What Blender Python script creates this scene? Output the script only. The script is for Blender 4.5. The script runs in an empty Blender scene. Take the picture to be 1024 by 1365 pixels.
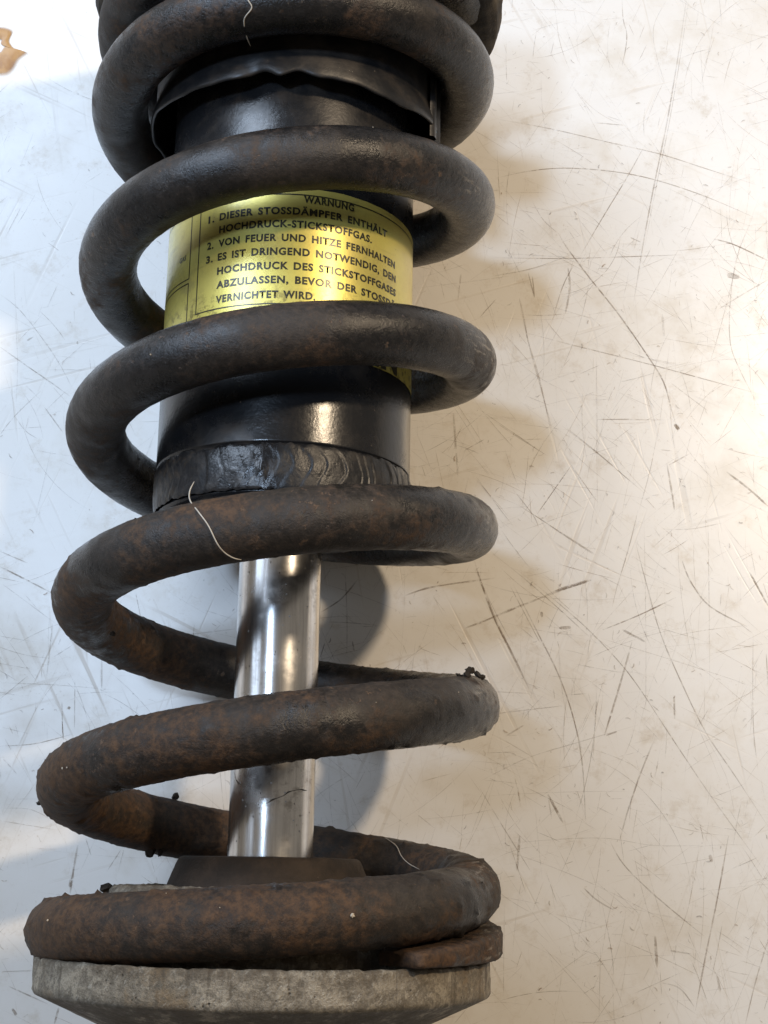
import bpy, math, random
from mathutils import Vector, Matrix, noise

random.seed(7)
R_ = math.radians
scene = bpy.context.scene
col = scene.collection

# ------------------------------------------------------------------ camera, world, lights
H = 0.0605                       # height of the damper's axis above the bench (m)
cam_d = bpy.data.cameras.new('camera')
cam = bpy.data.objects.new('camera', cam_d); col.objects.link(cam)
FOC = 1889.23 / 1365.0           # focal length in picture heights
cam_d.sensor_fit = 'VERTICAL'; cam_d.sensor_height = 24.0; cam_d.sensor_width = 18.0
cam_d.lens = 24.0 * FOC
cam_d.clip_start = 0.01; cam_d.clip_end = 50
pit, yaw, rol = R_(14.34432), R_(-0.94034), R_(0.97982)
cam.matrix_world = (Matrix.Translation((0.021565, 0.0, 0.374848 + H))
    @ Matrix.Rotation(yaw, 4, 'Y') @ Matrix.Rotation(pit, 4, 'X') @ Matrix.Rotation(rol, 4, 'Z'))
scene.camera = cam

w = bpy.data.worlds.new('World'); scene.world = w; w.use_nodes = True
bg = w.node_tree.nodes['Background']
bg.inputs[0].default_value = (1.0, 0.89, 0.75, 1); bg.inputs[1].default_value = 0.20

AIM = Vector((0.0, 0.12, 0.06))
def lamp(name, direction, dist, size, power, color, shape='DISK', size_y=None):
    d = Vector(direction).normalized()
    l = bpy.data.lights.new(name, 'AREA'); l.shape = shape; l.size = size
    if size_y: l.size_y = size_y
    l.energy = power; l.color = color
    o = bpy.data.objects.new(name, l); col.objects.link(o)
    o.location = AIM + d * dist
    o.rotation_euler = (-d).to_track_quat('-Z', 'Y').to_euler()
    return o
lamp('warm_work_lamp', (0.75, 0.42, 1.0), 0.93, 0.065, 6.2, (1.0, 0.79, 0.55))
sp = bpy.data.lights.new('cool_spot_lamp', 'SPOT'); sp.energy = 27.0; sp.color = (0.56, 0.74, 1.0)
sp.shadow_soft_size = 0.06; sp.spot_size = R_(27); sp.spot_blend = 0.8
spo = bpy.data.objects.new('cool_spot_lamp', sp); col.objects.link(spo)
spo.location = (-0.36, 0.16, 1.20)
spo.rotation_euler = (Vector((0.0, 0.27, 0.0)) - spo.location).to_track_quat('-Z', 'Y').to_euler()
lamp('window_light', (-0.72, 0.80, 1.0), 2.0, 1.1, 41.0, (0.66, 0.80, 1.0), 'RECTANGLE', 0.7)
lamp('side_window_light', (-1.5, 0.25, 1.0), 1.8, 0.5, 2.0, (0.62, 0.78, 1.0), 'RECTANGLE', 0.7)

scene.view_settings.view_transform = 'Standard'
scene.view_settings.look = 'None'
scene.view_settings.exposure = 0.0
scene.view_settings.gamma = 1.0
scene.view_settings.use_curve_mapping = False
scene.render.engine = 'CYCLES'
scene.cycles.max_bounces = 8
scene.cycles.transparent_max_bounces = 24
scene.cycles.use_denoising = True

# ------------------------------------------------------------------ node helpers
class NT:
    def __init__(s, name):
        s.m = bpy.data.materials.new(name); s.m.use_nodes = True
        s.t = s.m.node_tree; s.n = s.t.nodes; s.b = s.n['Principled BSDF']; s.out = s.n['Material Output']
        s.tc = s.n.new('ShaderNodeTexCoord'); s.co = s.tc.outputs['Object']
    def link(s, a, b): s.t.links.new(a, b)
    def put(s, sock, v):
        if hasattr(v, 'is_output') or isinstance(v, bpy.types.NodeSocket): s.link(v, sock)
        elif isinstance(v, (tuple, list)) and len(v) == 3 and sock.type == 'RGBA': sock.default_value = (*v, 1)
        else: sock.default_value = v
    def mapping(s, scale=(1, 1, 1), rot=(0, 0, 0), loc=(0, 0, 0), co=None):
        m = s.n.new('ShaderNodeMapping'); s.link(co or s.co, m.inputs[0])
        m.vector_type = 'TEXTURE'                    # rotate first, then stretch
        m.inputs['Scale'].default_value = [1.0 / q for q in scale]; m.inputs['Rotation'].default_value = rot; m.inputs['Location'].default_value = loc
        return m.outputs[0]
    def noise(s, scale, detail=4, rough=.55, co=None, dist=0.0):
        n = s.n.new('ShaderNodeTexNoise'); s.link(co or s.co, n.inputs['Vector'])
        n.inputs['Scale'].default_value = scale; n.inputs['Detail'].default_value = detail
        n.inputs['Roughness'].default_value = rough; n.inputs['Distortion'].default_value = dist
        return n.outputs[0]
    def voro(s, scale, co=None, out='Distance', rand=1.0):
        n = s.n.new('ShaderNodeTexVoronoi'); s.link(co or s.co, n.inputs['Vector'])
        n.inputs['Scale'].default_value = scale; n.inputs['Randomness'].default_value = rand
        return n.outputs[out]
    def ramp(s, v, lo, hi, a=0.0, b=1.0):
        n = s.n.new('ShaderNodeMapRange'); n.clamp = True; n.interpolation_type = 'SMOOTHSTEP'
        s.put(n.inputs[0], v)
        for i, x in enumerate((lo, hi, a, b)): n.inputs[i + 1].default_value = x
        return n.outputs[0]
    def math(s, op, a, b=0.0, c=None):
        n = s.n.new('ShaderNodeMath'); n.operation = op
        s.put(n.inputs[0], a); s.put(n.inputs[1], b)
        if c is not None: s.put(n.inputs[2], c)
        return n.outputs[0]
    def mix(s, f, a, b):
        n = s.n.new('ShaderNodeMix'); n.data_type = 'RGBA'
        s.put(n.inputs[0], f); s.put(n.inputs[6], a); s.put(n.inputs[7], b)
        return n.outputs[2]
    def axis(s, i, co=None):
        n = s.n.new('ShaderNodeSeparateXYZ'); s.link(co or s.co, n.inputs[0]); return n.outputs[i]
    def bump(s, h, dist, strength=1.0, prev=None):
        n = s.n.new('ShaderNodeBump'); s.put(n.inputs['Height'], h)
        n.inputs['Distance'].default_value = dist; n.inputs['Strength'].default_value = strength
        if prev is not None: s.link(prev, n.inputs['Normal'])
        return n.outputs[0]
    def set(s, **k):
        names = dict(color='Base Color', rough='Roughness', metal='Metallic', spec='Specular IOR Level', normal='Normal',
                     coat='Coat Weight', coat_rough='Coat Roughness', alpha='Alpha', aniso='Anisotropic')
        for q, v in k.items(): s.put(s.b.inputs[names[q]], v)
        return s.m

# ------------------------------------------------------------------ materials
def mat_spring():
    t = NT('painted_rusty_spring_steel')
    big = t.noise(26, 4, .55); mid = t.noise(95, 7, .68); fine = t.noise(520, 6, .72); grit = t.noise(2000, 3, .6)
    x, y = t.axis(0), t.axis(1)
    low = t.ramp(y, -0.01, 0.13, 1.0, 0.0)              # the plated end of the spring is the dirtiest
    worn = t.ramp(x, .0, .045, 0.0, 1.0)                # rubbed, nearly clean paint on one flank
    paint = t.mix(t.ramp(fine, .35, .7), (.0075, .0075, .008), (.016, .015, .015))
    dsum = t.math('ADD', t.math('MULTIPLY_ADD', mid, .30, t.math('MULTIPLY', big, .75)), t.math('MULTIPLY', low, .12))
    dust = t.ramp(t.math('SUBTRACT', dsum, t.math('MULTIPLY', worn, .085)), .42, .67)
    c = t.mix(t.math('MULTIPLY', dust, .9), paint, t.mix(t.ramp(fine, .3, .7), (.016, .012, .0092), (.043, .031, .022)))
    rsum = t.math('ADD', t.math('MULTIPLY', mid, .40), t.math('ADD', t.math('MULTIPLY', t.noise(40, 5, .62), .50), t.math('MULTIPLY', fine, .22)))
    vm = t.n.new('ShaderNodeVectorMath'); vm.operation = 'DISTANCE'; t.link(t.co, vm.inputs[0]); vm.inputs[1].default_value = (.047, -.019, .034)
    tip = t.ramp(vm.outputs['Value'], .018, .026, 1.0, 0.0); tip = t.math('MULTIPLY', tip, t.ramp(y, -.0145, -.012, 1.0, 0.0))
    rsum = t.math('ADD', rsum, t.math('MULTIPLY', tip, .08))
    bend = t.math('MULTIPLY', t.ramp(x, -.05, -.012, 1.0, 0.0), t.ramp(y, .02, .12, 1.0, 0.0))
    rsum = t.math('ADD', rsum, t.math('MULTIPLY', bend, .075))
    rust = t.ramp(t.math('SUBTRACT', t.math('ADD', rsum, t.math('MULTIPLY', low, .055)), t.math('MULTIPLY', worn, .03)), .55, .735)
    c = t.mix(t.math('MULTIPLY', rust, .78), c, t.mix(t.ramp(fine, .35, .65), (.036, .0175, .0085), (.100, .050, .021)))
    # paint flaked off in small ragged chips, and pale scuffs where it was dragged
    chips = t.math('MULTIPLY', t.ramp(t.noise(330, 6, .75), .60, .64), t.ramp(t.noise(60, 3), .50, .62))
    c = t.mix(t.math('MULTIPLY', chips, .7), c, (.120, .072, .042))
    scuff = t.math('MULTIPLY', t.ramp(t.noise(1.0, 5, .65, t.mapping((160, 900, 160), (0, 0, .25))), .54, .66), t.ramp(x, .042, .054))
    scuff = t.math('MULTIPLY', scuff, t.ramp(t.noise(45, 2), .42, .58))
    c = t.mix(t.math('MULTIPLY', scuff, .8), c, (.20, .18, .155))
    c = t.mix(t.ramp(grit, .56, .76, 0, .35), c, (.070, .050, .035))
    ro = t.math('ADD', t.ramp(t.math('ADD', dust, rust), .0, 1.2, .27, .74), t.math('MULTIPLY', t.math('SUBTRACT', fine, .5), .22))
    n = t.bump(t.math('ADD', grit, t.math('MULTIPLY', fine, 2.0)), .00019, .55)
    n = t.bump(t.math('SUBTRACT', t.math('MULTIPLY', t.math('ADD', rust, dust), .5), chips), .00025, .5, n)
    return t.set(color=c, rough=ro, normal=n, spec=.40)

def mat_black_paint(name='black_tube_paint', rough=.19, dusty=.6):
    t = NT(name)
    big = t.noise(45, 5, .6); fine = t.noise(900, 4, .6); mid = t.noise(210, 5, .65)
    c = t.mix(t.ramp(t.math('MULTIPLY_ADD', mid, .45, t.math('MULTIPLY', big, .65)), .52, .74, 0, dusty), (.0095, .010, .0115), (.042, .035, .029))
    sp = t.ramp(t.voro(330), .03, .09, 1.0, 0.0)
    sp = t.math('MULTIPLY', sp, t.ramp(t.noise(60, 2), .5, .6))
    c = t.mix(t.math('MULTIPLY', sp, .35), c, (.25, .2, .15))
    ro = t.math('ADD', t.ramp(big, .4, .7, rough, rough + .12), t.math('MULTIPLY', fine, .07))
    return t.set(color=c, rough=ro, normal=t.bump(t.math('ADD', fine, t.math('MULTIPLY', mid, 2.)), .00012, .35), spec=.42)

def mat_weld():
    t = NT('painted_weld_bead')
    fine = t.noise(1300, 4, .65); mid = t.noise(230, 5, .65)
    x = t.axis(0)
    c = t.mix(t.ramp(mid, .45, .7), (.0085, .009, .0105), (.024, .021, .019))
    side = t.ramp(x, -.032, -.014, 1.0, 0.0)          # rust dust creeping in on one side of the seam
    c = t.mix(t.math('MULTIPLY', side, t.ramp(t.noise(520, 5, .7), .46, .66, 0, .75)), c, (.052, .036, .022))
    gloss = t.math('MULTIPLY', t.ramp(x, -.020, -.014), t.ramp(x, .002, -.003))
    ro = t.math('SUBTRACT', t.math('ADD', .34, t.math('MULTIPLY', t.ramp(mid, .4, .65), .16)), t.math('MULTIPLY', gloss, .24))
    return t.set(color=c, rough=ro, normal=t.bump(t.math('ADD', fine, t.math('MULTIPLY', mid, 2)), .00022, .4), spec=.36)

def mat_label():
    t = NT('yellow_foil_label')
    sm = t.noise(55, 5, .6); fine = t.noise(1500, 3)
    c = t.mix(t.ramp(sm, .35, .68), (.62, .54, .12), (.54, .46, .115))
    dirt = t.ramp(t.voro(900), .04, .16, 1.0, 0.0)
    dirt = t.math('MULTIPLY', dirt, t.ramp(t.noise(120, 4, .7), .47, .62))
    smear = t.ramp(t.noise(1.0, 5, .6, t.mapping((40, 260, 40))), .56, .74)
    c = t.mix(t.math('MULTIPLY', smear, .5), c, (.20, .165, .06))
    c = t.mix(t.ramp(t.noise(70, 6, .75), .50, .70, 0, .6), c, (.30, .25, .10))
    edge = t.math('MULTIPLY', t.ramp(t.noise(420, 5, .75), .50, .60), t.ramp(t.axis(1), .150, .1405))
    c = t.mix(t.math('MULTIPLY', edge, .7), c, (.10, .075, .03))
    c = t.mix(t.math('MULTIPLY', dirt, .75), c, (.06, .045, .02))
    ro = t.math('ADD', .30, t.math('MULTIPLY', t.math('ADD', sm, fine), .08))
    return t.set(color=c, rough=ro, metal=.52, normal=t.bump(fine, .00004, .4), coat=.45, coat_rough=.22)

def mat_ink():
    t = NT('black_label_ink')
    c = t.mix(t.ramp(t.noise(1300, 3), .4, .75), (.012, .011, .008), (.06, .055, .02))
    return t.set(color=c, rough=.32, spec=.6)

def mat_chrome():
    t = NT('worn_chrome_rod')
    streak = t.noise(1.0, 5, .6, t.mapping((700, 35, 700)))
    spots = t.ramp(t.voro(420), .05, .12, 1.0, 0.0)
    spots = t.math('MULTIPLY', spots, t.ramp(t.noise(70, 3), .44, .56))
    haze = t.ramp(t.noise(90, 5, .65), .42, .72)
    c = t.mix(t.ramp(streak, .35, .75), (.80, .79, .78), (.55, .53, .52))
    c = t.mix(t.math('MULTIPLY', spots, .85), c, (.03, .025, .02))
    c = t.mix(t.math('MULTIPLY', haze, .22), c, (.36, .33, .30))
    film = t.math('MULTIPLY', t.ramp(t.noise(260, 6, .75), .50, .68), t.ramp(t.noise(38, 3), .46, .62))
    c = t.mix(t.math('MULTIPLY', film, .55), c, (.16, .135, .11))
    ro = t.math('ADD', t.ramp(haze, 0, 1, .16, .25), t.math('MULTIPLY', streak, .06))
    return t.set(color=c, rough=ro, metal=t.math('SUBTRACT', 1.0, t.math('MULTIPLY', spots, .9)), normal=t.bump(streak, .00003, .3))

def mat_cast():
    t = NT('corroded_cast_aluminium')
    a = t.noise(34, 5, .65); m = t.noise(120, 7, .75); b = t.noise(640, 6, .78); g = t.noise(2100, 4, .65)
    st = t.noise(1.0, 6, .7, t.mapping((1100, 240, 600), (0, 0, -.75)))
    runs = t.noise(1.0, 5, .7, t.mapping((260, 26, 260)))
    c = t.mix(t.ramp(b, .36, .66), (.115, .098, .074), (.265, .232, .18))
    c = t.mix(t.ramp(m, .50, .60, 0, .75), c, (.40, .355, .28))                        # bare, bright oxide
    c = t.mix(t.ramp(st, .58, .66, 0, .5), c, (.46, .43, .37))                         # file marks
    c = t.mix(t.math('MULTIPLY', t.ramp(runs, .53, .66), t.ramp(b, .30, .55, .2, .7)), c, (.070, .055, .038))
    top = t.math('MULTIPLY', t.ramp(t.axis(1), -.0245, -.0205), t.ramp(t.noise(230, 5, .7), .38, .58))
    c = t.mix(t.math('MULTIPLY', top, .7), c, (.062, .044, .027))                      # grime that ran down from the coil
    pit = t.math('MULTIPLY', t.ramp(t.voro(480), .17, .05), t.ramp(t.noise(110, 4, .7), .46, .58))
    c = t.mix(t.math('MULTIPLY', pit, .85), c, (.032, .025, .018))
    c = t.mix(t.ramp(t.math('MULTIPLY_ADD', b, .3, t.math('MULTIPLY', a, .75)), .55, .68, 0, .6), c, (.16, .098, .040))
    c = t.mix(t.math('MULTIPLY', t.ramp(t.axis(1), -.0270, -.0292, 0, .75), t.ramp(m, .62, .50, .45, 1)), c, (.060, .051, .040))   # shade on the bevel, turned away from the lamps, painted into the colour
    n = t.bump(t.math('ADD', g, t.math('MULTIPLY', b, 1.8)), .0005, .7)
    n = t.bump(t.math('SUBTRACT', m, pit), .0008, .6, n)
    return t.set(color=c, rough=t.ramp(m, .35, .65, .78, .48), spec=.4, metal=t.ramp(m, .48, .6, 0, .4), normal=n)

def mat_rubber(name, c0, c1, rough=.7):
    t = NT(name)
    a = t.noise(120, 5, .65); g = t.noise(1300, 4)
    sp = t.ramp(t.voro(380), .03, .08, 1.0, 0.0); sp = t.math('MULTIPLY', sp, t.ramp(t.noise(55, 2), .5, .6))
    c = t.mix(t.ramp(a, .35, .7), c0, c1); c = t.mix(t.math('MULTIPLY', sp, .5), c, (.30, .24, .17))
    return t.set(color=c, rough=rough, spec=.35, normal=t.bump(t.math('ADD', g, a), .0004, .5))

def mat_table():
    t = NT('scuffed_white_bench_top')
    c = t.mix(t.ramp(t.noise(7, 4, .55), .35, .7), (.66, .645, .62), (.615, .59, .55))
    sm = t.noise(26, 6, .65)
    c = t.mix(t.ramp(sm, .48, .74, 0, .7), c, (.51, .465, .395))
    c = t.mix(t.ramp(t.noise(75, 6, .75), .53, .72, 0, .55), c, (.46, .40, .32))
    tot = None
    for i, (ang, sx, lo) in enumerate(((.3, 9, .63), (1.2, 8, .64), (2.05, 10, .63), (2.7, 8, .64), (1.75, 12, .64))):
        co = t.mapping((sx, 420, 1), (0, 0, ang), (i * 3.1, i * 1.7, 0))
        s_ = t.ramp(t.noise(1.0, 3, .5, co, .25), lo, lo + .07)
        s_ = t.math('MULTIPLY', s_, t.ramp(t.noise(18, 3, .6, t.mapping((1, 1, 1), (0, 0, 0), (i * 2.3, i * 5.1, 0))), .44, .62))
        tot = s_ if tot is None else t.math('MAXIMUM', tot, s_)
    c = t.mix(t.math('MULTIPLY', tot, .34), c, (.38, .32, .25))
    spd = t.math('MULTIPLY', t.ramp(t.noise(900, 4, .7), .58, .70), t.ramp(t.noise(30, 5, .7), .48, .64))
    c = t.mix(t.math('MULTIPLY', spd, .5), c, (.34, .27, .19))
    dots = t.ramp(t.voro(260), .03, .10, 1.0, 0.0); dots = t.math('MULTIPLY', dots, t.ramp(t.noise(40, 4, .7), .56, .68))
    c = t.mix(t.math('MULTIPLY', dots, .35), c, (.22, .17, .12))
    ro = t.math('ADD', t.ramp(sm, .35, .7, .31, .43), t.math('MULTIPLY', tot, .15))
    n = t.bump(t.math('SUBTRACT', t.noise(320, 3), t.math('MULTIPLY', tot, 1.5)), .00006, .35)
    return t.set(color=c, rough=ro, spec=.8, normal=n)

def mat_collar():
    return mat_black_paint('black_collar', .30, .8)

def mat_scratch():
    t = NT('scratch_grime')
    a = t.n.new('ShaderNodeVertexColor'); a.layer_name = 'wear'
    sep = t.n.new('ShaderNodeSeparateColor'); t.link(a.outputs[0], sep.inputs[0])
    br = t.ramp(t.noise(420, 4, .7), .30, .56)
    al = t.math('MULTIPLY', sep.outputs[0], br)
    c = t.mix(sep.outputs[1], (.16, .13, .105), (.42, .26, .10))
    return t.set(color=c, rough=.6, spec=.2, alpha=al)

def mat_plain(name, c, rough=.6, alpha=None):
    t = NT(name); k = dict(color=c, rough=rough)
    if alpha is not None: k['alpha'] = alpha
    return t.set(**k)

# ------------------------------------------------------------------ geometry helpers
def make(name, verts, faces, mat, parent=None, loc=None, smooth=True):
    me = bpy.data.meshes.new(name); me.from_pydata(verts, [], faces); me.update()
    if smooth:
        me.polygons.foreach_set('use_smooth', [True] * len(me.polygons))
    me.materials.append(mat)
    o = bpy.data.objects.new(name, me); col.objects.link(o)
    if parent is not None: o.parent = parent
    if loc is not None: o.location = loc
    return o

def resample(prof, step):
    out = []
    for (a, b) in zip(prof[:-1], prof[1:]):
        n = max(1, int(math.ceil(math.hypot(b[0] - a[0], b[1] - a[1]) / step)))
        for i in range(n): out.append((a[0] + (b[0] - a[0]) * i / n, a[1] + (b[1] - a[1]) * i / n))
    out.append(prof[-1]); return out

def revolve(prof, n, disp=None, step=None, closed=False):
    """profile (radius, y) turned about the Y axis; disp(theta, r, y) -> (r, y); theta 0 faces +Z, 90 deg faces +X"""
    if step: prof = resample(prof, step)
    V, F = [], []
    for i in range(n):
        th = 2 * math.pi * i / n
        for r, y in prof:
            if disp: r, y = disp(th, r, y)
            V.append((r * math.sin(th), y, r * math.cos(th)))
    m = len(prof)
    for i in range(n):
        j = (i + 1) % n
        for k in range(m if closed else m - 1):
            k2 = (k + 1) % m
            F.append((i * m + k, i * m + k2, j * m + k2, j * m + k))
    return V, F

def nz(x, y, z, s): return noise.noise(Vector((x * s, y * s, z * s)))

def crumb_mesh(name, seed, mat, rough=.35, sub=2):
    import bmesh
    bm = bmesh.new(); bmesh.ops.create_icosphere(bm, subdivisions=sub, radius=1.0)
    for v in bm.verts:
        k = 1 + rough * 1.6 * noise.noise(v.co * 1.7 + Vector((seed * 3.1, seed * 1.3, 0))) + rough * .6 * noise.noise(v.co * 4.1 + Vector((seed, 0, 5)))
        v.co *= k
    me = bpy.data.meshes.new(name); bm.to_mesh(me); bm.free(); me.materials.append(mat); return me

def tube_path(name, pts, rad, mat, sides=6, parent=None, loc=None, sub=8):
    P = [Vector(p) for p in pts]; Q = []
    for i in range(len(P) - 1):
        a, b, c, d = P[max(i - 1, 0)], P[i], P[i + 1], P[min(i + 2, len(P) - 1)]
        for k in range(sub):
            t = k / sub
            Q.append(.5 * (2 * b + (c - a) * t + (2 * a - 5 * b + 4 * c - d) * t * t + (3 * b - a - 3 * c + d) * t ** 3))
    Q.append(P[-1]); V, F = [], []
    n = len(Q)
    for i, q in enumerate(Q):
        t = (Q[min(i + 1, n - 1)] - Q[max(i - 1, 0)]).normalized()
        u = t.cross(Vector((0.3, 0.2, 1))).normalized(); v = t.cross(u)
        e = min(i, n - 1 - i) / 6.0; r = rad * (.35 + .65 * min(1, e))
        for s in range(sides):
            a = 2 * math.pi * s / sides; V.append(tuple(q + (u * math.cos(a) + v * math.sin(a)) * r))
    for i in range(n - 1):
        for s in range(sides):
            s2 = (s + 1) % sides; F.append((i * sides + s, i * sides + s2, (i + 1) * sides + s2, (i + 1) * sides + s))
    F.append(tuple(range(sides))[::-1]); F.append(tuple((n - 1) * sides + s for s in range(sides)))
    return make(name, V, F, mat, parent, loc)

# ------------------------------------------------------------------ bench top
def bench():
    x0, x1, y0, y1, th, bv = -.55, .75, -.45, 1.0, .03, .003
    ring = lambda d, z: [(x0 + d, y0 + d, z), (x1 - d, y0 + d, z), (x1 - d, y1 - d, z), (x0 + d, y1 - d, z)]
    V = ring(bv, 0) + ring(0, -bv) + ring(0, -th + bv) + ring(bv, -th)
    F = [(0, 1, 2, 3), (15, 14, 13, 12)]
    for k in range(3):
        for i in range(4):
            j = (i + 1) % 4; F.append((k * 4 + i, (k + 1) * 4 + i, (k + 1) * 4 + j, k * 4 + j))
    o = make('table_top', V, F, mat_table(), smooth=False)
    o['kind'] = 'structure'; o['label'] = 'scratched white bench top under the shock absorber'
    return o
table = bench()

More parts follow.
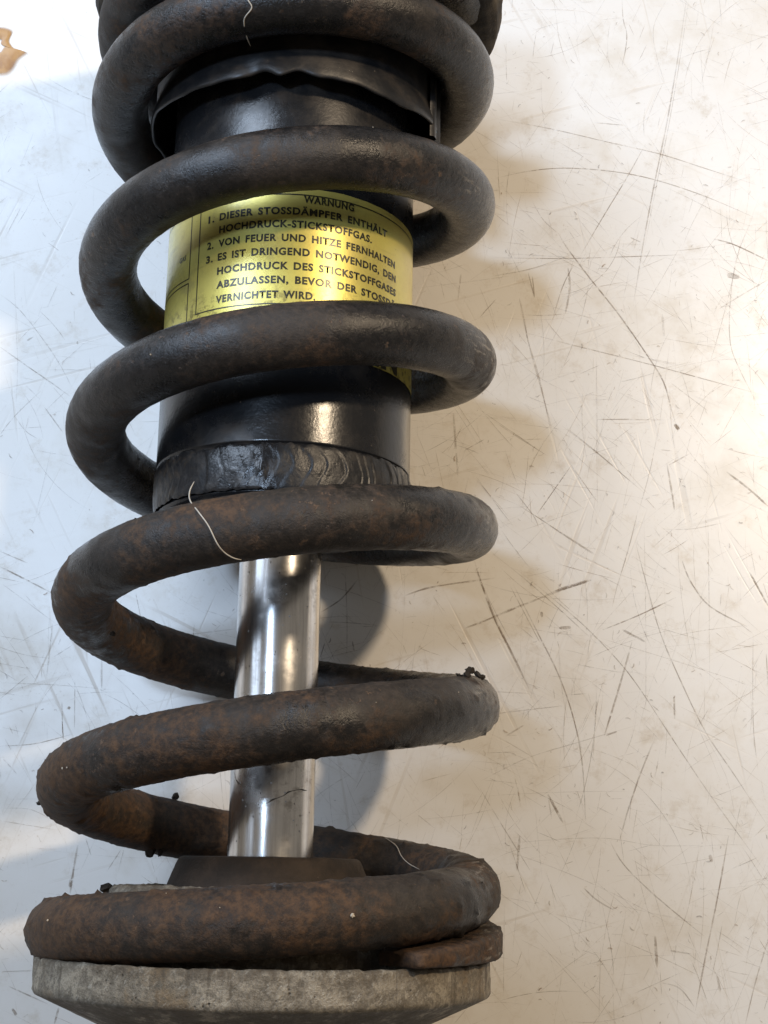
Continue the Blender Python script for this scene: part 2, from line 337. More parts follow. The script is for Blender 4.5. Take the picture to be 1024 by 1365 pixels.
SCRATCH = [
 ([(109.1,298.5),(109.3,291.1),(110.4,285.2),(109.9,279.3),(108.5,272.7)],0.34,0.5),
 ([(124.7,298.9),(120.0,288.4),(120.3,278.2),(123.2,265.9)],0.23,0.3),
 ([(131.8,299.2),(128.1,276.9),(123.3,250.9),(118.1,226.9),(113.7,204.8),(109.9,183.3)],0.46,0.35),
 ([(132.6,299.2),(128.9,276.9),(124.1,250.9),(118.9,226.9),(114.4,204.8)],0.23,0.3),
 ([(64.4,250.9),(83.5,247.6),(102.6,243.2),(120.4,239.2),(135.5,234.3),(153.1,228.5)],0.34,0.35),
 ([(64.3,228.5),(75.7,231.5),(88.4,233.0),(104.9,232.1),(118.8,229.4),(135.1,223.9),(151.3,216.7)],0.34,0.45),
 ([(115.8,242.9),(108.7,229.4),(100.7,215.4),(92.7,200.9)],0.34,0.45),
 ([(85.8,208.4),(88.0,204.2),(95.3,193.6),(104.9,180.5),(113.2,167.6),(119.0,157.4),(121.2,148.5),(123.3,140.3)],0.46,0.5),
 ([(64.2,199.5),(86.7,199.8),(106.7,200.9),(126.7,202.2)],0.29,0.4),
 ([(64.2,193.0),(76.7,196.0),(90.4,201.5)],0.29,0.35),
 ([(137.6,208.2),(144.5,206.3),(155.6,200.8)],0.46,0.5),
 ([(151.3,216.7),(145.6,203.0),(142.7,189.4),(141.5,173.5),(143.8,163.2),(152.7,143.5)],0.29,0.35),
 ([(74.0,173.2),(88.7,169.4),(113.1,163.5),(132.5,158.4),(152.5,153.1)],0.34,0.45),
 ([(72.2,185.0),(75.2,169.3),(78.7,155.2),(82.8,138.7)],0.4,0.3),
 ([(88.5,196.8),(89.0,189.4),(87.4,180.1)],0.69,0.35),
 ([(90.4,197.5),(86.5,189.3),(82.6,176.0)],0.29,0.4),
 ([(64.1,142.1),(71.3,137.2),(80.9,131.1)],0.23,0.3),
 ([(85.8,141.3),(96.5,132.7),(111.8,119.4)],0.29,0.3),
 ([(97.4,143.8),(119.8,144.1)],0.34,0.3),
 ([(138.5,127.0),(145.5,121.4),(151.3,115.9)],0.69,0.5),
 ([(119.3,129.5),(120.8,118.3),(121.2,114.0)],0.57,0.3),
 ([(88.6,128.2),(78.3,113.1)],0.23,0.35),
 ([(88.6,128.2),(96.2,116.6)],0.23,0.3),
 ([(117.4,143.3),(113.8,126.9),(109.9,113.8)],0.23,0.3),
 ([(137.8,182.7),(146.1,188.2),(155.3,194.0)],0.34,0.3),
 ([(97.1,159.5),(96.8,134.0),(96.7,113.5)],0.17,0.25),
 ([(76.9,220.2),(80.6,213.5),(86.2,208.2)],0.23,0.3),
 ([(64.2,178.2),(82.6,178.0),(108.7,182.6)],0.17,0.2),
 ([(119.5,172.3),(136.7,169.5)],0.23,0.3),
 ([(126.7,132.8),(119.9,128.9)],0.34,0.35),
 ([(109.4,208.1),(113.1,206.4)],0.34,0.4),
 ([(98.3,250.4),(108.5,249.7)],0.34,0.35),
 ([(121.5,156.8),(133.3,147.5)],0.23,0.3),
 ([(64.0,121.4),(87.9,121.3),(111.8,117.5)],0.23,0.2),
 ([(141.5,195.4),(145.8,194.6)],1.61,0.35),
 ([(122.2,142.8),(123.6,140.9)],1.15,0.5),
 ([(119.5,180.9),(119.8,173.0)],0.8,0.22),
 ([(76.6,193.1),(77.3,185.8)],0.34,0.4),
 ([(108.2,104.5),(111.4,90.5),(115.6,73.9),(122.1,57.6),(128.5,43.8),(137.2,30.3),(146.2,16.0)],0.35,0.45),
 ([(71.1,93.3),(82.8,83.9),(94.4,73.5),(105.8,60.7),(116.9,43.6),(127.8,26.8),(138.6,11.4),(145.5,1.6)],0.29,0.4),
 ([(69.8,88.5),(76.8,74.3),(83.6,60.3),(88.1,46.5),(90.4,32.9),(91.0,15.6)],0.4,0.45),
 ([(59.2,90.1),(63.9,77.6),(68.5,68.2),(74.3,56.1)],0.69,0.45),
 ([(59.2,76.3),(66.3,79.8),(71.6,81.9),(84.0,87.0),(94.2,90.8)],0.58,0.35),
 ([(122.9,98.1),(125.6,90.8),(131.3,83.1),(142.8,76.8)],0.46,0.5),
 ([(97.4,74.9),(108.7,79.7),(120.7,85.7)],0.4,0.45),
 ([(103.6,75.1),(110.8,71.4)],0.69,0.45),
 ([(106.5,71.3),(102.2,57.2),(97.2,42.1)],0.58,0.45),
 ([(76.0,111.8),(85.5,105.2),(95.5,98.7)],0.29,0.4),
 ([(109.6,113.7),(106.3,101.4),(101.8,87.3)],0.29,0.35),
 ([(144.3,94.2),(149.7,83.5)],0.69,0.5),
 ([(98.3,10.7),(102.1,4.2),(109.7,-3.3),(117.4,-9.7),(126.1,-16.5)],0.35,0.4),
 ([(134.1,13.0),(130.0,-5.1),(125.9,-21.3),(122.2,-37.1)],0.46,0.4),
 ([(112.8,41.8),(108.5,32.1),(104.2,20.8),(101.1,10.8)],0.46,0.3),
 ([(79.7,24.3),(84.2,16.0)],0.69,0.4),
 ([(79.7,24.3),(80.8,17.0)],0.35,0.3),
 ([(90.1,-2.9),(93.9,-6.3),(98.9,-9.1)],0.4,0.5),
 ([(59.2,25.6),(66.0,14.6),(74.4,1.5)],0.29,0.4),
 ([(71.1,11.9),(70.2,1.5)],0.69,0.4),
 ([(67.2,41.6),(72.5,44.9)],0.46,0.4),
 ([(116.7,107.7),(126.3,107.9),(136.0,110.0)],0.23,0.3),
 ([(95.6,-7.9),(98.1,-21.7),(98.4,-30.2)],0.23,0.35),
 ([(144.6,-16.7),(140.0,-29.5),(136.7,-40.6)],0.35,0.4),
 ([(111.0,-16.2),(111.3,-25.2)],0.93,0.35),
 ([(112.3,-29.4),(117.8,-30.9),(122.0,-36.1)],0.35,0.35),
 ([(94.8,-19.7),(93.8,-41.2)],0.17,0.3),
 ([(66.4,-8.3),(66.0,-33.8)],0.17,0.3),
 ([(64.4,48.4),(84.7,51.1)],0.23,0.3),
 ([(111.4,111.3),(111.0,77.3),(110.1,46.9)],0.17,0.25),
 ([(131.9,114.2),(131.2,87.3),(130.2,56.6)],0.17,0.25),
 ([(144.5,74.5),(143.2,47.5),(144.0,32.7)],0.23,0.3),
 ([(59.2,27.8),(73.0,34.8),(88.0,39.7),(107.7,45.7)],0.23,0.25),
 ([(59.2,8.9),(93.2,11.7),(111.3,9.8),(127.2,10.1)],0.17,0.2),
 ([(119.1,55.2),(119.0,47.7)],0.46,0.4),
 ([(59.2,55.2),(74.3,54.7)],0.23,0.3),
 ([(83.9,75.3),(87.6,75.5)],1.04,0.8),
 ([(78.4,80.3),(78.5,78.6)],0.81,0.7),
 ([(82.8,86.9),(94.2,90.8)],0.93,0.35),
 ([(148.3,68.6),(148.4,58.1)],0.35,0.4),
 ([(75.9,-17.8),(95.5,-38.6)],0.17,0.25),
 ([(115.4,-20.4),(121.5,-21.2)],0.46,0.35),
 ([(129.0,-27.1),(129.7,-31.8)],0.69,0.4),
 ([(128.2,7.4),(128.8,5.2)],1.04,0.5),
 ([(70.6,26.3),(71.3,21.9)],0.35,0.5),
 ([(97.8,42.3),(101.3,43.6)],0.46,0.5),
 ([(-98.5,182.3),(-91.6,176.9),(-83.1,166.7),(-77.4,158.7),(-72.7,150.7)],0.24,0.3),
 ([(-97.0,164.0),(-88.9,158.4),(-80.1,152.5),(-73.1,147.6)],0.36,0.4),
 ([(-81.0,143.7),(-74.4,135.2)],0.36,0.35),
 ([(-94.5,134.1),(-90.0,140.9),(-82.1,149.8)],0.24,0.3),
 ([(-90.6,140.8),(-86.4,135.6),(-82.4,133.1)],0.24,0.25),
 ([(-93.2,176.8),(-90.8,158.4),(-90.2,142.9)],0.18,0.2),
 ([(-88.5,166.3),(-86.4,167.7)],0.49,0.4),
 ([(-84.1,201.0),(-80.3,198.2)],0.3,0.2),
 ([(-87.6,151.0),(-82.8,146.4)],0.24,0.3),
 ([(-91.3,96.0),(-82.3,92.4)],0.29,0.3),
 ([(-90.9,91.1),(-82.6,87.2),(-74.6,83.3)],0.43,0.4),
 ([(-73.2,73.7),(-73.8,57.3)],0.36,0.35),
 ([(-87.9,54.9),(-70.7,54.5),(-53.5,53.4)],0.22,0.25),
 ([(-89.7,85.6),(-81.3,79.8),(-72.1,73.4)],0.22,0.25),
 ([(-65.1,56.1),(-64.2,41.1)],0.29,0.3),
 ([(-68.6,49.5),(-67.6,38.9)],0.36,0.35),
 ([(-86.3,35.7),(-75.8,36.6),(-64.7,39.7)],0.29,0.4),
 ([(-48.1,83.4),(-46.2,76.1)],0.29,0.4),
 ([(-40.1,69.6),(-16.3,73.0)],0.29,0.4),
 ([(-26.7,78.7),(-17.2,75.9)],0.22,0.3),
 ([(-87.5,49.9),(-79.5,57.2)],0.22,0.25),
 ([(-57.3,62.7),(-56.7,53.3)],0.29,0.3),
 ([(-22.2,90.7),(-17.6,84.8)],0.29,0.35),
 ([(-72.1,63.1),(-66.6,66.9)],0.29,0.3),
 ([(-66.7,47.8),(-65.9,47.4)],0.86,0.5),
 ([(-74.4,47.1),(-74.3,46.9)],0.86,0.7),
 ([(-60.8,7.0),(-61.6,-0.7),(-62.1,-7.1)],0.62,0.4),
 ([(-62.1,-2.6),(-62.2,-5.2)],0.96,0.5),
 ([(-51.7,-0.5),(-47.8,6.0)],0.27,0.35),
 ([(-58.6,9.0),(-56.6,3.9)],0.27,0.35),
 ([(-83.1,13.5),(-68.4,11.4)],0.27,0.3),
 ([(-84.8,17.3),(-76.1,17.2),(-70.0,14.7)],0.21,0.25),
 ([(-78.0,-33.3),(-66.3,-38.0)],0.34,0.35),
 ([(-80.9,-29.3),(-71.2,-28.8)],0.34,0.4),
 ([(-63.1,-38.9),(-64.0,-43.4)],0.62,0.45),
 ([(-76.5,-39.4),(-75.1,-41.2)],0.82,0.6),
 ([(-86.8,41.5),(-77.9,39.6)],0.21,0.25),
 ([(-85.3,32.2),(-80.6,27.6)],0.27,0.3),
 ([(-68.1,43.8),(-67.3,37.8)],0.34,0.4),
 ([(9.6,78.7),(14.8,82.2),(17.8,85.3),(20.9,89.5)],0.45,0.55),
 ([(16.8,92.2),(17.7,78.9),(18.0,64.8)],0.3,0.3),
 ([(9.6,88.0),(12.3,92.7)],0.3,0.4),
 ([(10.5,75.7),(18.0,75.6),(27.5,75.0)],0.25,0.35),
 ([(9.8,64.6),(11.1,69.2)],0.3,0.5),
 ([(19.6,69.8),(20.2,66.8)],0.5,0.4),
 ([(11.1,70.7),(13.5,75.3)],0.2,0.25),
 ([(75.4,168.8),(78.5,157.5),(81.9,140.3)],0.34,0.35),
 ([(57.7,147.2),(66.9,140.7),(80.3,131.4)],0.24,0.35),
 ([(50.6,144.8),(52.1,123.4)],0.61,0.25),
 ([(35.7,84.5),(44.6,87.5),(63.9,90.7)],0.54,0.4),
 ([(57.4,96.2),(59.5,89.2),(63.2,78.8),(67.6,69.6)],0.54,0.4),
 ([(54.3,74.5),(63.2,78.1),(71.5,81.8)],0.61,0.4),
 ([(82.6,86.9),(94.4,90.6)],0.68,0.35),
 ([(88.4,127.9),(77.3,111.6)],0.27,0.35),
 ([(88.4,127.9),(97.0,115.7)],0.2,0.3),
 ([(69.6,119.8),(75.9,111.6),(77.9,107.3)],0.27,0.35),
 ([(71.7,114.4),(95.9,98.8)],0.27,0.4),
 ([(68.8,88.0),(78.2,69.8)],0.27,0.35),
 ([(63.3,98.5),(72.9,90.9),(83.9,81.3),(96.0,70.1)],0.27,0.35),
 ([(97.3,165.5),(97.2,127.3)],0.2,0.25),
 ([(96.9,143.6),(107.9,144.2)],0.2,0.35),
 ([(87.5,140.4),(98.7,131.1),(107.3,123.2)],0.27,0.35),
 ([(63.3,113.1),(74.5,114.1)],0.2,0.25),
 ([(54.2,132.3),(60.5,136.1)],0.34,0.3),
 ([(75.2,194.5),(77.3,185.5)],0.34,0.45),
 ([(52.9,193.5),(51.9,184.1)],0.47,0.35),
 ([(72.2,185.4),(74.0,176.9),(75.0,168.8)],0.27,0.3),
 ([(59.1,178.1),(64.9,185.2)],0.27,0.35),
 ([(35.8,187.6),(56.2,190.8),(69.4,193.1)],0.2,0.25),
]

def scratches():
    lines = [(p, wd, a * .95, .30) for p, wd, a in SCRATCH]
    rnd = random.Random(11)
    def dens(x, y):
        d = .35 + .65 * max(0, min(1, (x + 40) / 130)) if x > 0 else .30 + .2 * max(0, min(1, (160 - y) / 160))
        d *= .55 + .45 * max(0, min(1, (270 - y) / 120))
        return d * (.4 + 1.2 * max(0, .5 + noise.noise(Vector((x * .022, y * .022, 3)))))
    n = 0
    while n < 3800:
        x, y = rnd.uniform(-115, 175), rnd.uniform(-50, 300)
        if rnd.random() > dens(x, y): continue
        n += 1
        a = rnd.choice((.35, 1.15, 1.55, 2.2, 2.75)) + rnd.gauss(0, .35); L = min(60, rnd.expovariate(1 / 11.0) + 1.5); cv = rnd.gauss(0, .012)
        pts = []
        for k in range(7):
            pts.append((x, y)); x += math.cos(a) * L / 6; y += math.sin(a) * L / 6; a += cv * L / 6
        lines.append((pts, rnd.uniform(.07, .17), .07 + .38 * rnd.random() ** 1.6, .15 + rnd.random() ** 2 * .7))
    n = 0
    while n < 900:                                   # short nicks and specks of dirt
        x, y = rnd.uniform(-115, 175), rnd.uniform(-50, 300)
        if rnd.random() > dens(x, y): continue
        n += 1; a = rnd.uniform(0, 6.3); L = rnd.uniform(.25, 2.2)
        lines.append(([(x, y), (x + L * .5 * math.cos(a), y + L * .5 * math.sin(a)), (x + L * math.cos(a + .3), y + L * math.sin(a + .3))], rnd.uniform(.12, .40), rnd.uniform(.15, .55), rnd.random() * .7))
    V, F, C = [], [], []
    for li, (pts, wd, al, br) in enumerate(lines):
        P = [Vector((p[0], p[1], 0)) for p in pts]; Q = []
        sub = 5 if len(P) > 2 else 8
        for i in range(len(P) - 1):
            a, b, c, d = P[max(i - 1, 0)], P[i], P[i + 1], P[min(i + 2, len(P) - 1)]
            for k in range(sub):
                t = k / sub; Q.append(.5 * (2 * b + (c - a) * t + (2 * a - 5 * b + 4 * c - d) * t * t + (3 * b - a - 3 * c + d) * t ** 3))
        Q.append(P[-1]); m = len(Q); base = len(V); z = .00002 + li * 6e-8
        for i, q in enumerate(Q):
            t = (Q[min(i + 1, m - 1)] - Q[max(i - 1, 0)]).normalized(); nrm = Vector((-t.y, t.x, 0))
            e = min(1, (min(i, m - 1 - i) + .25) / (m * .22))
            ww = wd * .5 * (.35 + .65 * e) * (1 + .35 * noise.noise(Vector((q.x * .4, q.y * .4, li * .7))))
            aa = al * 1.15 * (.25 + .75 * e) * (.75 + .6 * noise.noise(Vector((q.x * .12, q.y * .12, li * 1.3))))
            for s in (-1, 1):
                v = q + nrm * ww * s; V.append((v.x / 1000, v.y / 1000, z)); C.append((max(0, aa), br, 0, 1))
        for i in range(m - 1):
            F.append((base + 2 * i, base + 2 * i + 2, base + 2 * i + 3, base + 2 * i + 1))
    o = make('scratches', V, F, mat_scratch(), table, smooth=False)
    ca = o.data.color_attributes.new('wear', 'FLOAT_COLOR', 'POINT')
    ca.data.foreach_set('color', [c for q in C for c in q])
    o['kind'] = 'stuff'; o['label'] = 'brown hairline scratches and nicks all over the bench top'
scratches()

def _va(t):
    a = t.n.new('ShaderNodeVertexColor'); a.layer_name = 'fade'
    p = t.n.new('ShaderNodeSeparateColor'); t.link(a.outputs[0], p.inputs[0]); return p.outputs[0]
def stain():
    t = NT('dried_amber_glue')
    c = t.mix(t.ramp(t.noise(160, 4), .35, .7), (.46, .25, .075), (.30, .14, .035))
    m = t.set(color=c, rough=.45, alpha=t.math('MULTIPLY', .9, t.ramp(_va(t), .05, .9)), normal=t.bump(t.noise(300, 3), .0004, .4))
    outer = [(-106.5, 281), (-102.5, 279.6), (-103.1, 275.6), (-100.4, 272.3), (-96.9, 271.6), (-99.4, 268.9), (-101.4, 264.6), (-104.1, 262.9), (-109, 263.4), (-113, 267), (-114, 275), (-111, 280)]
    P = []
    n = len(outer)
    for i in range(n):
        a, b, c_, d = [Vector((*outer[(i + k) % n], 0)) for k in (-1, 0, 1, 2)]
        for k in range(6):
            tt = k / 6; P.append(.5 * (2 * b + (c_ - a) * tt + (2 * a - 5 * b + 4 * c_ - d) * tt ** 2 + (3 * b - a - 3 * c_ + d) * tt ** 3))
    hole = Vector((-107.0, 274.6, 0)); V, F = [], []; N = len(P)
    rings = ((1.13, .02), (.90, .10), (.80, .22), (.55, .24), (.32, .12), (.22, .02)); fade = (0, .75, 1, 1, .7, 0)
    for f, z in rings:
        for p in P:
            q = hole + (p - hole) * f; V.append((q.x / 1000, q.y / 1000, z / 1000 + .00012))
    for r in range(len(rings) - 1):
        for i in range(N):
            j = (i + 1) % N; F.append((r * N + i, r * N + j, (r + 1) * N + j, (r + 1) * N + i))
    o = make('glue_stain', V, F, m, table)
    ca = o.data.color_attributes.new('fade', 'FLOAT_COLOR', 'POINT')
    ca.data.foreach_set('color', [q for f_ in fade for _ in range(N) for q in (f_, f_, f_, 1)])
    o['label'] = 'amber brown dried stain on the bench top'
stain()

# ------------------------------------------------------------------ the shock absorber (axis along Y, local origin on the axis)
BASE = Vector((0, .10, 0))
shock = bpy.data.objects.new('shock_absorber', None); col.objects.link(shock); shock.location = BASE
shock['label'] = 'black coil-over shock absorber with rusty spring lying on the scratched bench'
shock['category'] = 'shock absorber'
LOC = Vector((0, 0, H)) - BASE
M_SPRING, M_TUBE, M_LABEL, M_INK, M_CHROME, M_CAST = mat_spring(), mat_black_paint(), mat_label(), mat_ink(), mat_chrome(), mat_cast()
M_DIRT = mat_rubber('caked_dirt', (.016, .012, .009), (.05, .036, .024), .9)

# --- coil spring: k counts half turns, even k on the right, odd k on the left
KEYS = [(-3, .2545), (-2, .2450), (-1, .2350), (0, .22519), (1, .21113), (2, .18635), (3, .16129), (4, .1385), (5, .1138), (6, .09111), (7, .0673), (8, .04355), (9, .01901), (10, -.00331), (11, -.01495), (12, -.0150), (13, -.0240)]
def key_y(k):
    i = min(max(int(math.floor(k)) + 3, 0), len(KEYS) - 2); t = k - KEYS[i][0]
    g = lambda q: KEYS[min(max(q, 0), len(KEYS) - 1)][1]
    a, b, c, d = g(i - 1), g(i), g(i + 1), g(i + 2)
    return .5 * (2 * b + (c - a) * t + (2 * a - 5 * b + 4 * c - d) * t * t + (3 * b - a - 3 * c + d) * t ** 3)
def spring_centre(k):
    r = .050924 + .0006375 * (k - 5) / 5; a = math.pi * k
    return Vector((-.00038 + r * math.cos(a), key_y(k), r * math.sin(a)))
def coil_spring():
    rw, S, K0, K1, N = .00798, 40, -2.25, 12.29, 2100
    V, F = [], []
    for i in range(N + 1):
        k = K0 + (K1 - K0) * i / N
        c = spring_centre(k); a = math.pi * k
        t = (spring_centre(k + .003) - spring_centre(k - .003)).normalized()
        rad = Vector((math.cos(a), 0, math.sin(a))); rad = (rad - t * rad.dot(t)).normalized(); up = rad.cross(t)
        if up.y < 0: up = -up
        rk = rw * (1 - .025 * max(0, min(1, (k - 8) / 3))); hh, hw, ex = rk, rk, 1.0
        if k > 11:                                   # forged, tapered end lying on the plate
            e = (k - 11) / (K1 - 11); s = min(1, e)
            hh = rk * (1 - .77 * s ** 2.3); hw = rk * (1 - .05 * s); ex = 1 - .62 * min(1, s * 1.2) ** 2
            bottom = -.02262 + .0024 * min(1, max(0, (s - .25) / .5))
            c.y = bottom + hh
            c += Vector((math.cos(a), 0, math.sin(a))) * .0009 * max(0, s - .6) / .4
        if k < -1.2:
            e = (-1.2 - k) / (-1.2 - K0); hh = rw * (1 - .5 * e); c.y += rw - hh
        endk = min(1, min(k - K0, K1 - k) / .006); hh *= .88 + .12 * endk; hw *= .93 + .07 * endk
        dirt = max(0, min(1, (.12 - c.y) / .12))
        for j in range(S):
            q = 2 * math.pi * j / S; cu, su = math.cos(q), math.sin(q)
            cu = math.copysign(abs(cu) ** ex, cu); su = math.copysign(abs(su) ** ex, su)
            d = rad * (cu * hw) + up * (su * hh); p = c + d
            amp = .00006 + .00014 * dirt
            g = nz(p.x, p.y, p.z, 260) * amp * 1.2 + nz(p.x, p.y, p.z, 900) * amp
            cl = nz(p.x + .3, p.y, p.z, 420)
            if cl > .38: g += (cl - .38) * .0022 * (.08 + dirt)
            p += d.normalized() * g
            V.append((p.x, p.y, p.z))
    for i in range(N):
        for j in range(S):
            j2 = (j + 1) % S; F.append((i * S + j, i * S + j2, (i + 1) * S + j2, (i + 1) * S + j))
    F.append(tuple(range(S))[::-1]); F.append(tuple(N * S + j for j in range(S)))
    o = make('coil_spring', V, F, M_SPRING, shock, LOC)
    o['label'] = 'thick black coil spring browned with rust and dirt'
    return o
spring = coil_spring()

def crumb(pos, sc, seed, mat=M_DIRT, label=None, name='dirt_crumb'):
    o = bpy.data.objects.new(name, crumb_mesh(name, seed, mat)); col.objects.link(o)
    o.parent = spring; o.location = pos; o.scale = sc; o.rotation_euler = (seed, seed * 2.1, seed * .7)
    if label: o['label'] = label
    return o
for i, (p, s) in enumerate([((.0497, .0501, .020), (.0011, .0009, .0010)), ((.0490, .0490, .0205), (.0006, .0010, .0008)), ((.0517, .0491, .020), (.0015, .0006, .0009)), ((.0530, .0486, .019), (.0007, .0007, .0007)), ((.0469, .0487, .021), (.0012, .0004, .0009)),
                            ((-.0300, .0206, -.0400), (.0011, .0010, .0010)), ((-.0356, .0052, -.0350), (.0020, .0011, .0016)), ((-.0330, .0050, -.0360), (.0012, .0007, .0012)), ((-.0601, .0163, 0), (.0006, .0005, .0006)),
                            ((-.030, .0335, .0425), (.0016, .0006, .0012)), ((-.0335, .0325, .040), (.0010, .0005, .0009)), ((-.0430, .0600, .0050), (.0008, .0006, .0008))]):
    crumb(p, s, i + 1.3)
M_PALE = mat_plain('pale_grit', (.42, .36, .28), .7)
crumb((.0215, -.0087, .0556), (.0005, .0005, .0003), 31.2, M_PALE, 'tiny cream speck stuck on the lowest coil', 'pale_speck')
rnd = random.Random(5)
for i in range(26):                                  # fine grit stuck to the paint
    k = rnd.uniform(.3, 11.0); k = math.floor(k / 2) * 2 + rnd.uniform(.12, .9)
    c = spring_centre(k); a = math.pi * k; q = rnd.uniform(-.2, 1.4)
    d = Vector((math.cos(a), 0, math.sin(a))) * math.cos(q) + Vector((0, 1, 0)) * math.sin(q)
    s = rnd.uniform(.00009, .00022)
    crumb(c + d * .0080, (s * 1.3, s, s), i + 40.7, M_PALE if rnd.random() < .6 else M_DIRT, None, 'grit')

# --- damper tube, weld bead
V, F = revolve([(.0112, .0906), (.0322, .0906), (.0332, .0914), (.0338, .0921), (.0338, .0924), (.0336, .0926), (.0336, .0940), (.0341, .1040), (.0341, .1046), (.0345, .1048), (.0346, .1050), (.0346, .1053), (.0346, .1060), (.0346, .108), (.0346, .14), (.0346, .2), (.0346, .275), (.0, .275)], 160)
tube = make('damper_tube', V, F, M_TUBE, shock, LOC); tube['label'] = 'glossy black steel damper tube'
def weld():
    n, m = 900, 26; V, F = [], []
    r2 = random.Random(3); edges = [0.0]
    while edges[-1] < 360: edges.append(edges[-1] + r2.uniform(3.5, 12))
    amp = [r2.uniform(.1, 1.3) for _ in edges]
    for i in range(n):
        th = 2 * math.pi * i / n; deg = 360 * i / n
        for j in range(m):
            v = j / (m - 1)
            y = .0924 + (.1043 - .0924) * v
            ed = nz(math.sin(th), math.cos(th), v > .5, 9) * .0006 + nz(math.sin(th), math.cos(th), 2 + (v > .5), 24) * .0004
            y += ed * abs(2 * v - 1)
            sd = (deg + 4.5 * (2 * v - 1) ** 2 + 2.2 * nz(v * 2.2, deg * .05, 0, 1)) % 360
            q = 0
            while q < len(edges) - 2 and edges[q + 1] <= sd: q += 1
            f = (sd - edges[q]) / (edges[q + 1] - edges[q])
            dome = max(0, math.sin(math.pi * v)) ** .45
            r = .03446 + .00034 * dome + .00033 * amp[q] * (min(1, f * 8) * (1 - f) ** .6) * dome
            x_, z_ = math.sin(th) * r, math.cos(th) * r
            r += .00004 * nz(x_, y, z_, 1400) * dome + .00013 * nz(x_, y, z_, 330) * dome
            blob = math.hypot((deg if deg < 180 else deg - 360) + 6.0, (v - .42) * 14)
            if blob < 3.2: r += .0004 * (1 - blob / 3.2) * (1 + nz(x_, y, z_, 1500))
            V.append((math.sin(th) * r, y, math.cos(th) * r))
    for i in range(n):
        i2 = (i + 1) % n
        for j in range(m - 1): F.append((i * m + j, i * m + j + 1, i2 * m + j + 1, i2 * m + j))
    o = make('weld_bead', V, F, mat_weld(), tube); o['label'] = 'rippled black weld bead around the tube end'
weld()

# --- label with its print
RT = .0346
label = None
def on_tube(deg, y, r): a = R_(deg); return (r * math.sin(a), y, r * math.cos(a))
def patch(name, d0, d1, y0, y1, r, mat, parent, nd=None, loc=None, wav=0):
    nd = nd or max(2, int(abs(d1 - d0) / 1.5)); V, F = [], []
    for i in range(nd + 1):
        d = d0 + (d1 - d0) * i / nd
        V += [on_tube(d, y0 + wav * nz(d, 0, 1, .21), r), on_tube(d, y1 + wav * nz(d, 3, 1, .23), r)]
    for i in range(nd): F.append((2 * i, 2 * i + 2, 2 * i + 3, 2 * i + 1))
    return make(name, V, F, mat, parent, loc)
label = patch('warning_label', -150, 150, .1286, .1745, RT + .00012, M_LABEL, shock, 220, LOC, .00012)
label['label'] = 'yellow foil warning label with black German print'
RI = RT + .00017
def frame(name, d0, d1, y0, y1, th, sides='lrtb'):
    dth = math.degrees(th / RT); V, F = [], []
    def strip(a0, a1, b0, b1):
        nd = max(1, int(abs(a1 - a0) / 1.5)); s = len(V)
        for i in range(nd + 1):
            d = a0 + (a1 - a0) * i / nd; V.append(on_tube(d, b0, RI)); V.append(on_tube(d, b1, RI))
        for i in range(nd): F.append((s + 2 * i, s + 2 * i + 2, s + 2 * i + 3, s + 2 * i + 1))
    if 'b' in sides: strip(d0, d1, y0, y0 + th)
    if 't' in sides: strip(d0, d1, y1 - th, y1)
    if 'l' in sides: strip(d0, d0 + dth, y0 + th, y1 - th)
    if 'r' in sides: strip(d1 - dth, d1, y0 + th, y1 - th)
    return make(name, V, F, M_INK, label)
frame('border_line', -41.9, 112, .1415, .1727, .00034)
frame('border_line', -140, -47.4, .1527, .1727, .00032)
frame('border_line', -140, -47.6, .1300, .1517, .00032)
def text(s, d0, d1, y, cap, bold=.038, word=1.5, name='print_line', lab=None, mat=None):
    cu = bpy.data.curves.new('t', 'FONT'); cu.body = s; cu.size = 1; cu.resolution_u = 3; cu.fill_mode = 'FRONT'
    cu.space_word = word; cu.space_character = 1.13; cu.offset = bold
    ob = bpy.data.objects.new('t', cu); col.objects.link(ob)
    dg = bpy.context.evaluated_depsgraph_get(); dg.update()
    me = bpy.data.meshes.new_from_object(ob.evaluated_get(dg)); bpy.data.objects.remove(ob); bpy.data.curves.remove(cu)
    xs = [v.co.x for v in me.vertices]; x0, x1 = min(xs), max(xs)
    for v in me.vertices:
        d = d0 + (d1 - d0) * (v.co.x - x0) / (x1 - x0); v.co = on_tube(d, y + v.co.y * cap / .70, RI + .00002)
    me.name = name; me.materials.clear(); me.materials.append(mat or M_INK)
    o = bpy.data.objects.new(name, me); col.objects.link(o); o.parent = label
    o['label'] = lab or ('printed line reading ' + s)
    return o
CAP = .00195
text('WARNUNG', 7.8, 31.0, .1704, CAP)
for s, d0, d1, y in (('1.', -36.6, -33.2, .1662), ('DIESER STOSSDÄMPFER ENTHÄLT', -30.4, 50.6, .1662), ('HOCHDRUCK-STICKSTOFFGAS.', -30.3, 41.0, .1625),
                     ('2.', -36.6, -33.0, .1586), ('VON FEUER UND HITZE FERNHALTEN', -30.3, 57.2, .1586), ('3.', -36.8, -33.0, .1547), ('ES IST DRINGEND NOTWENDIG, DEN', -30.3, 58.0, .1547),
                     ('HOCHDRUCK DES STICKSTOFFGASES', -30.3, 58.2, .1507), ('ABZULASSEN, BEVOR DER STOSSDÄ', -30.3, 58.0, .1468), ('VERNICHTET WIRD.', -30.3, 14.2, .1427)):
    text(s, d0, d1, y + .0006, CAP)
text('GAS', -56.5, -50.8, .1589, .0014, .03, lab='small faint print beside the warning box')
text('IN', 43.0, 60.5, .1296, .0075, .06, lab='heavy black letters at the lower label edge')

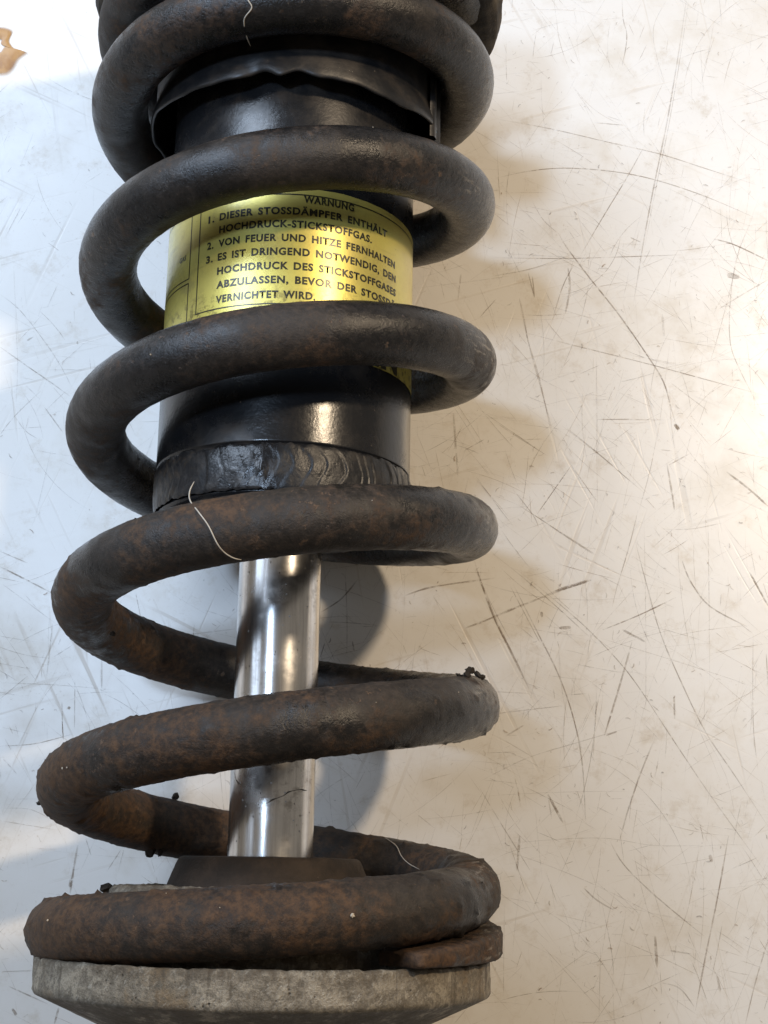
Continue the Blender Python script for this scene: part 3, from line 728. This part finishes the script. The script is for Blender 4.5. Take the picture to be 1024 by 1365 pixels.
# --- piston rod, bump stop
V, F = revolve([(.011, -.018), (.011, .0), (.011, .05), (.011, .0905)], 96)
rod = make('piston_rod', V, F, M_CHROME, shock, LOC); rod['label'] = 'shiny chromed piston rod with dark specks'
def rod_dirt(pts, w, name='dirt_streak'):
    V, F = [], []
    for i, (d, y, k) in enumerate(pts):
        V += [on_tube(d, y - w * k, .01106), on_tube(d, y + w * k, .01106)]
    for i in range(len(pts) - 1): F.append((2 * i, 2 * i + 2, 2 * i + 3, 2 * i + 1))
    return make(name, V, F, M_DIRT, rod)
rod_dirt([(-16, .0155, .3), (-2, .0170, 1), (4, .0178, 2.4), (9, .0181, 1), (18, .0188, .8), (24, .0197, 2.2), (30, .0201, .8), (42, .0206, .6), (48, .0205, 1.8), (56, .0204, .4)], .00010)
rod_dirt([(-62, .0250, .4), (-55, .0228, 1), (-50, .0220, 2), (-42, .0214, .5)], .00012)
r4 = random.Random(9)
for _ in range(34):
    d, y, q = r4.uniform(-75, 60), r4.choice((r4.uniform(.006, .028), r4.uniform(.05, .08))), r4.uniform(.00012, .00034)
    rod_dirt([(d - q * 5000 * .4, y, .3), (d, y, 1), (d + q * 5000 * .4, y, .3)], q, 'dirt_spot')
def dn(th, r, y):
    x, z = math.sin(th) * r, math.cos(th) * r
    return r + .00025 * nz(x, y, z, 90) + .0001 * nz(x, y, z, 500), y + .00012 * nz(x, y, z, 130)
V, F = revolve([(.0112, .0036), (.0220, .0037), (.0229, .0034), (.0234, .0027), (.0250, -.0010), (.0266, -.0045), (.0290, -.0100), (.0290, -.0225)], 140, dn, .0012)
bs = make('bump_stop', V, F, mat_rubber('dusty_brown_rubber', (.017, .0125, .0095), (.040, .028, .020), .75), shock, LOC); bs['label'] = 'dusty dark brown tapered rubber stop around the rod'

# --- lower spring seat
def cn(th, r, y):
    x, z = math.sin(th) * r, math.cos(th) * r
    g = .00022 * nz(x, y, z, 120) + .00016 * nz(x, y, z, 480) + .00010 * nz(x, y, z, 1300)
    top = math.exp(-((y + .0205) / .0016) ** 2) * (r > .05)
    nick = max(0, nz(x, 0, z, 210) - .2) * .0013 + max(0, nz(x, 3, z, 620) - .2) * .0008
    lip = (y > -.008) * (.0007 * nz(x, 0, z, 300) + .0004 * nz(x, 0, z, 900))
    return r - .0016 + g * 1.3 - nick * top, y + .9 * g - nick * top * .8 + lip
V, F = revolve([(.0285, -.0038), (.0400, -.0038), (.0412, -.0050), (.0412, -.0215), (.0428, -.0232), (.0548, -.0232), (.0566, -.0208), (.0576, -.0202), (.0583, -.0207), (.0583, -.0282), (.0578, -.0290), (.0420, -.0362), (.0435, -.0420), (.0, -.0420)], 260, cn, .0011)
seat = make('spring_seat', V, F, M_CAST, shock, LOC + Vector((-.0005, 0, 0))); seat['label'] = 'corroded grey cast spring seat plate under the lowest coil'
o = bpy.data.objects.new('dirt_crumb', crumb_mesh('dirt_crumb', 77, M_DIRT)); col.objects.link(o); o.parent = seat; o.location = (-.0398, -.0045, .004); o.scale = (.0020, .0012, .0020)

# --- upper spring seat and collar
def un(th, r, y):
    x, z = math.sin(th) * r, math.cos(th) * r
    g = .0005 * nz(x, y, z, 70) + .0004 * nz(x, y, z, 240) + .0002 * nz(x, y, z, 800)
    return r + g, y + g
V, F = revolve([(.0350, .2440), (.0480, .2425), (.0560, .2425), (.0590, .2440), (.0606, .2490), (.0608, .2560), (.0600, .2640), (.0560, .2700), (.0350, .2720)], 220, un, .0013)
us = make('spring_seat', V, F, mat_rubber('grimy_upper_seat', (.022, .018, .014), (.085, .068, .048), .85), shock, LOC); us['label'] = 'grimy dark upper spring seat at the top edge'
def ln(th, r, y):
    d = math.degrees(th); d = d if d < 180 else d - 360
    lip = max(0, 1 - (y - .2035) / .006)
    dy = .0032 * min(1, max(0, (abs(d) - 45) / 40)) + .0013 * math.exp(-((d + 10) / 5) ** 2) + .0010 * math.exp(-((d - 4) / 4) ** 2) - .0007 * math.exp(-((d + 3.5) / 2.2) ** 2) + .0004 * nz(d, 0, 0, .13) - .0012 * math.exp(-((d - 45) / 18) ** 2) - .0006 * math.exp(-((d + 27) / 8) ** 2)
    dr = -.0016 * math.exp(-((d + 13) / 5) ** 2) + .0006 * nz(d, 5, 0, .09) - .0006 * math.exp(-((d - 6) / 4) ** 2) + .0003 * math.exp(-((d + 3) / 3) ** 2)
    return r + dr * lip + .00012 * nz(math.sin(th), y * 30, math.cos(th), 4), y + dy * lip
V, F = revolve([(.0352, .2430), (.0352, .2400), (.0396, .2300), (.0398, .2120), (.0404, .2060), (.0409, .2040), (.0413, .2037), (.0417, .2041), (.0418, .2055), (.0416, .2080), (.0413, .2100), (.0407, .2112), (.0405, .2130), (.0405, .2300), (.0415, .2430)], 260, ln, .0011)
co = make('collar', V, F, mat_collar(), shock, LOC); co['label'] = 'black sheet collar with dented lower lip inside the top coil'
Vs, Fs = [], []
for i in range(13):
    y = .2020 + .0018 * i
    for d, r in ((69.5, .0412), (70.5, .0422), (73, .0424), (74.5, .0414), (77, .0414), (78.5, .0426), (81.5, .0424), (83, .0412)): Vs.append(on_tube(d, y, r))
for i in range(12):
    for j in range(7): Fs.append((i * 8 + j, i * 8 + j + 1, (i + 1) * 8 + j + 1, (i + 1) * 8 + j))
make('seam_strip', Vs, Fs, co.data.materials[0], co)

# ------------------------------------------------------------------ loose hairs
M_HAIR = mat_plain('pale_fibre', (.44, .40, .34), .5)
def hair(pts, rad, lab):
    P = [Vector(p) + Vector((0, 0, H)) for p in pts]; b = P[0]
    o = tube_path('hair', [p - b for p in P], rad, M_HAIR, loc=b)
    o['label'] = lab; o['category'] = 'hair'; o['group'] = 'loose hairs on the shock absorber'
hair([(-.0102, .2175, .0572), (-.0100, .2149, .0572), (-.0091, .2132, .0563), (-.0111, .2113, .0540), (-.0109, .2103, .0485), (-.0101, .2099, .0442)], .00016, 'short pale hair on the uppermost coil above the collar')
hair([(-.0191, .0915, .0430), (-.0197, .0882, .0460), (-.0189, .0847, .0505), (-.0160, .0803, .0570), (-.0135, .0769, .0581), (-.0114, .0730, .0571), (-.0098, .0713, .0552), (-.0078, .0704, .0536), (-.0061, .0703, .0524)], .00017, 'long pale curved hair hanging over the coil below the weld')
hair([(.0302, .0102, -.0388), (.0332, .0079, -.0321), (.0346, .0050, -.0276), (.0365, .0030, -.0237), (.0392, .0015, -.0184)], .00013, 'thin pale hair on the shaded coil beside the rubber stop')
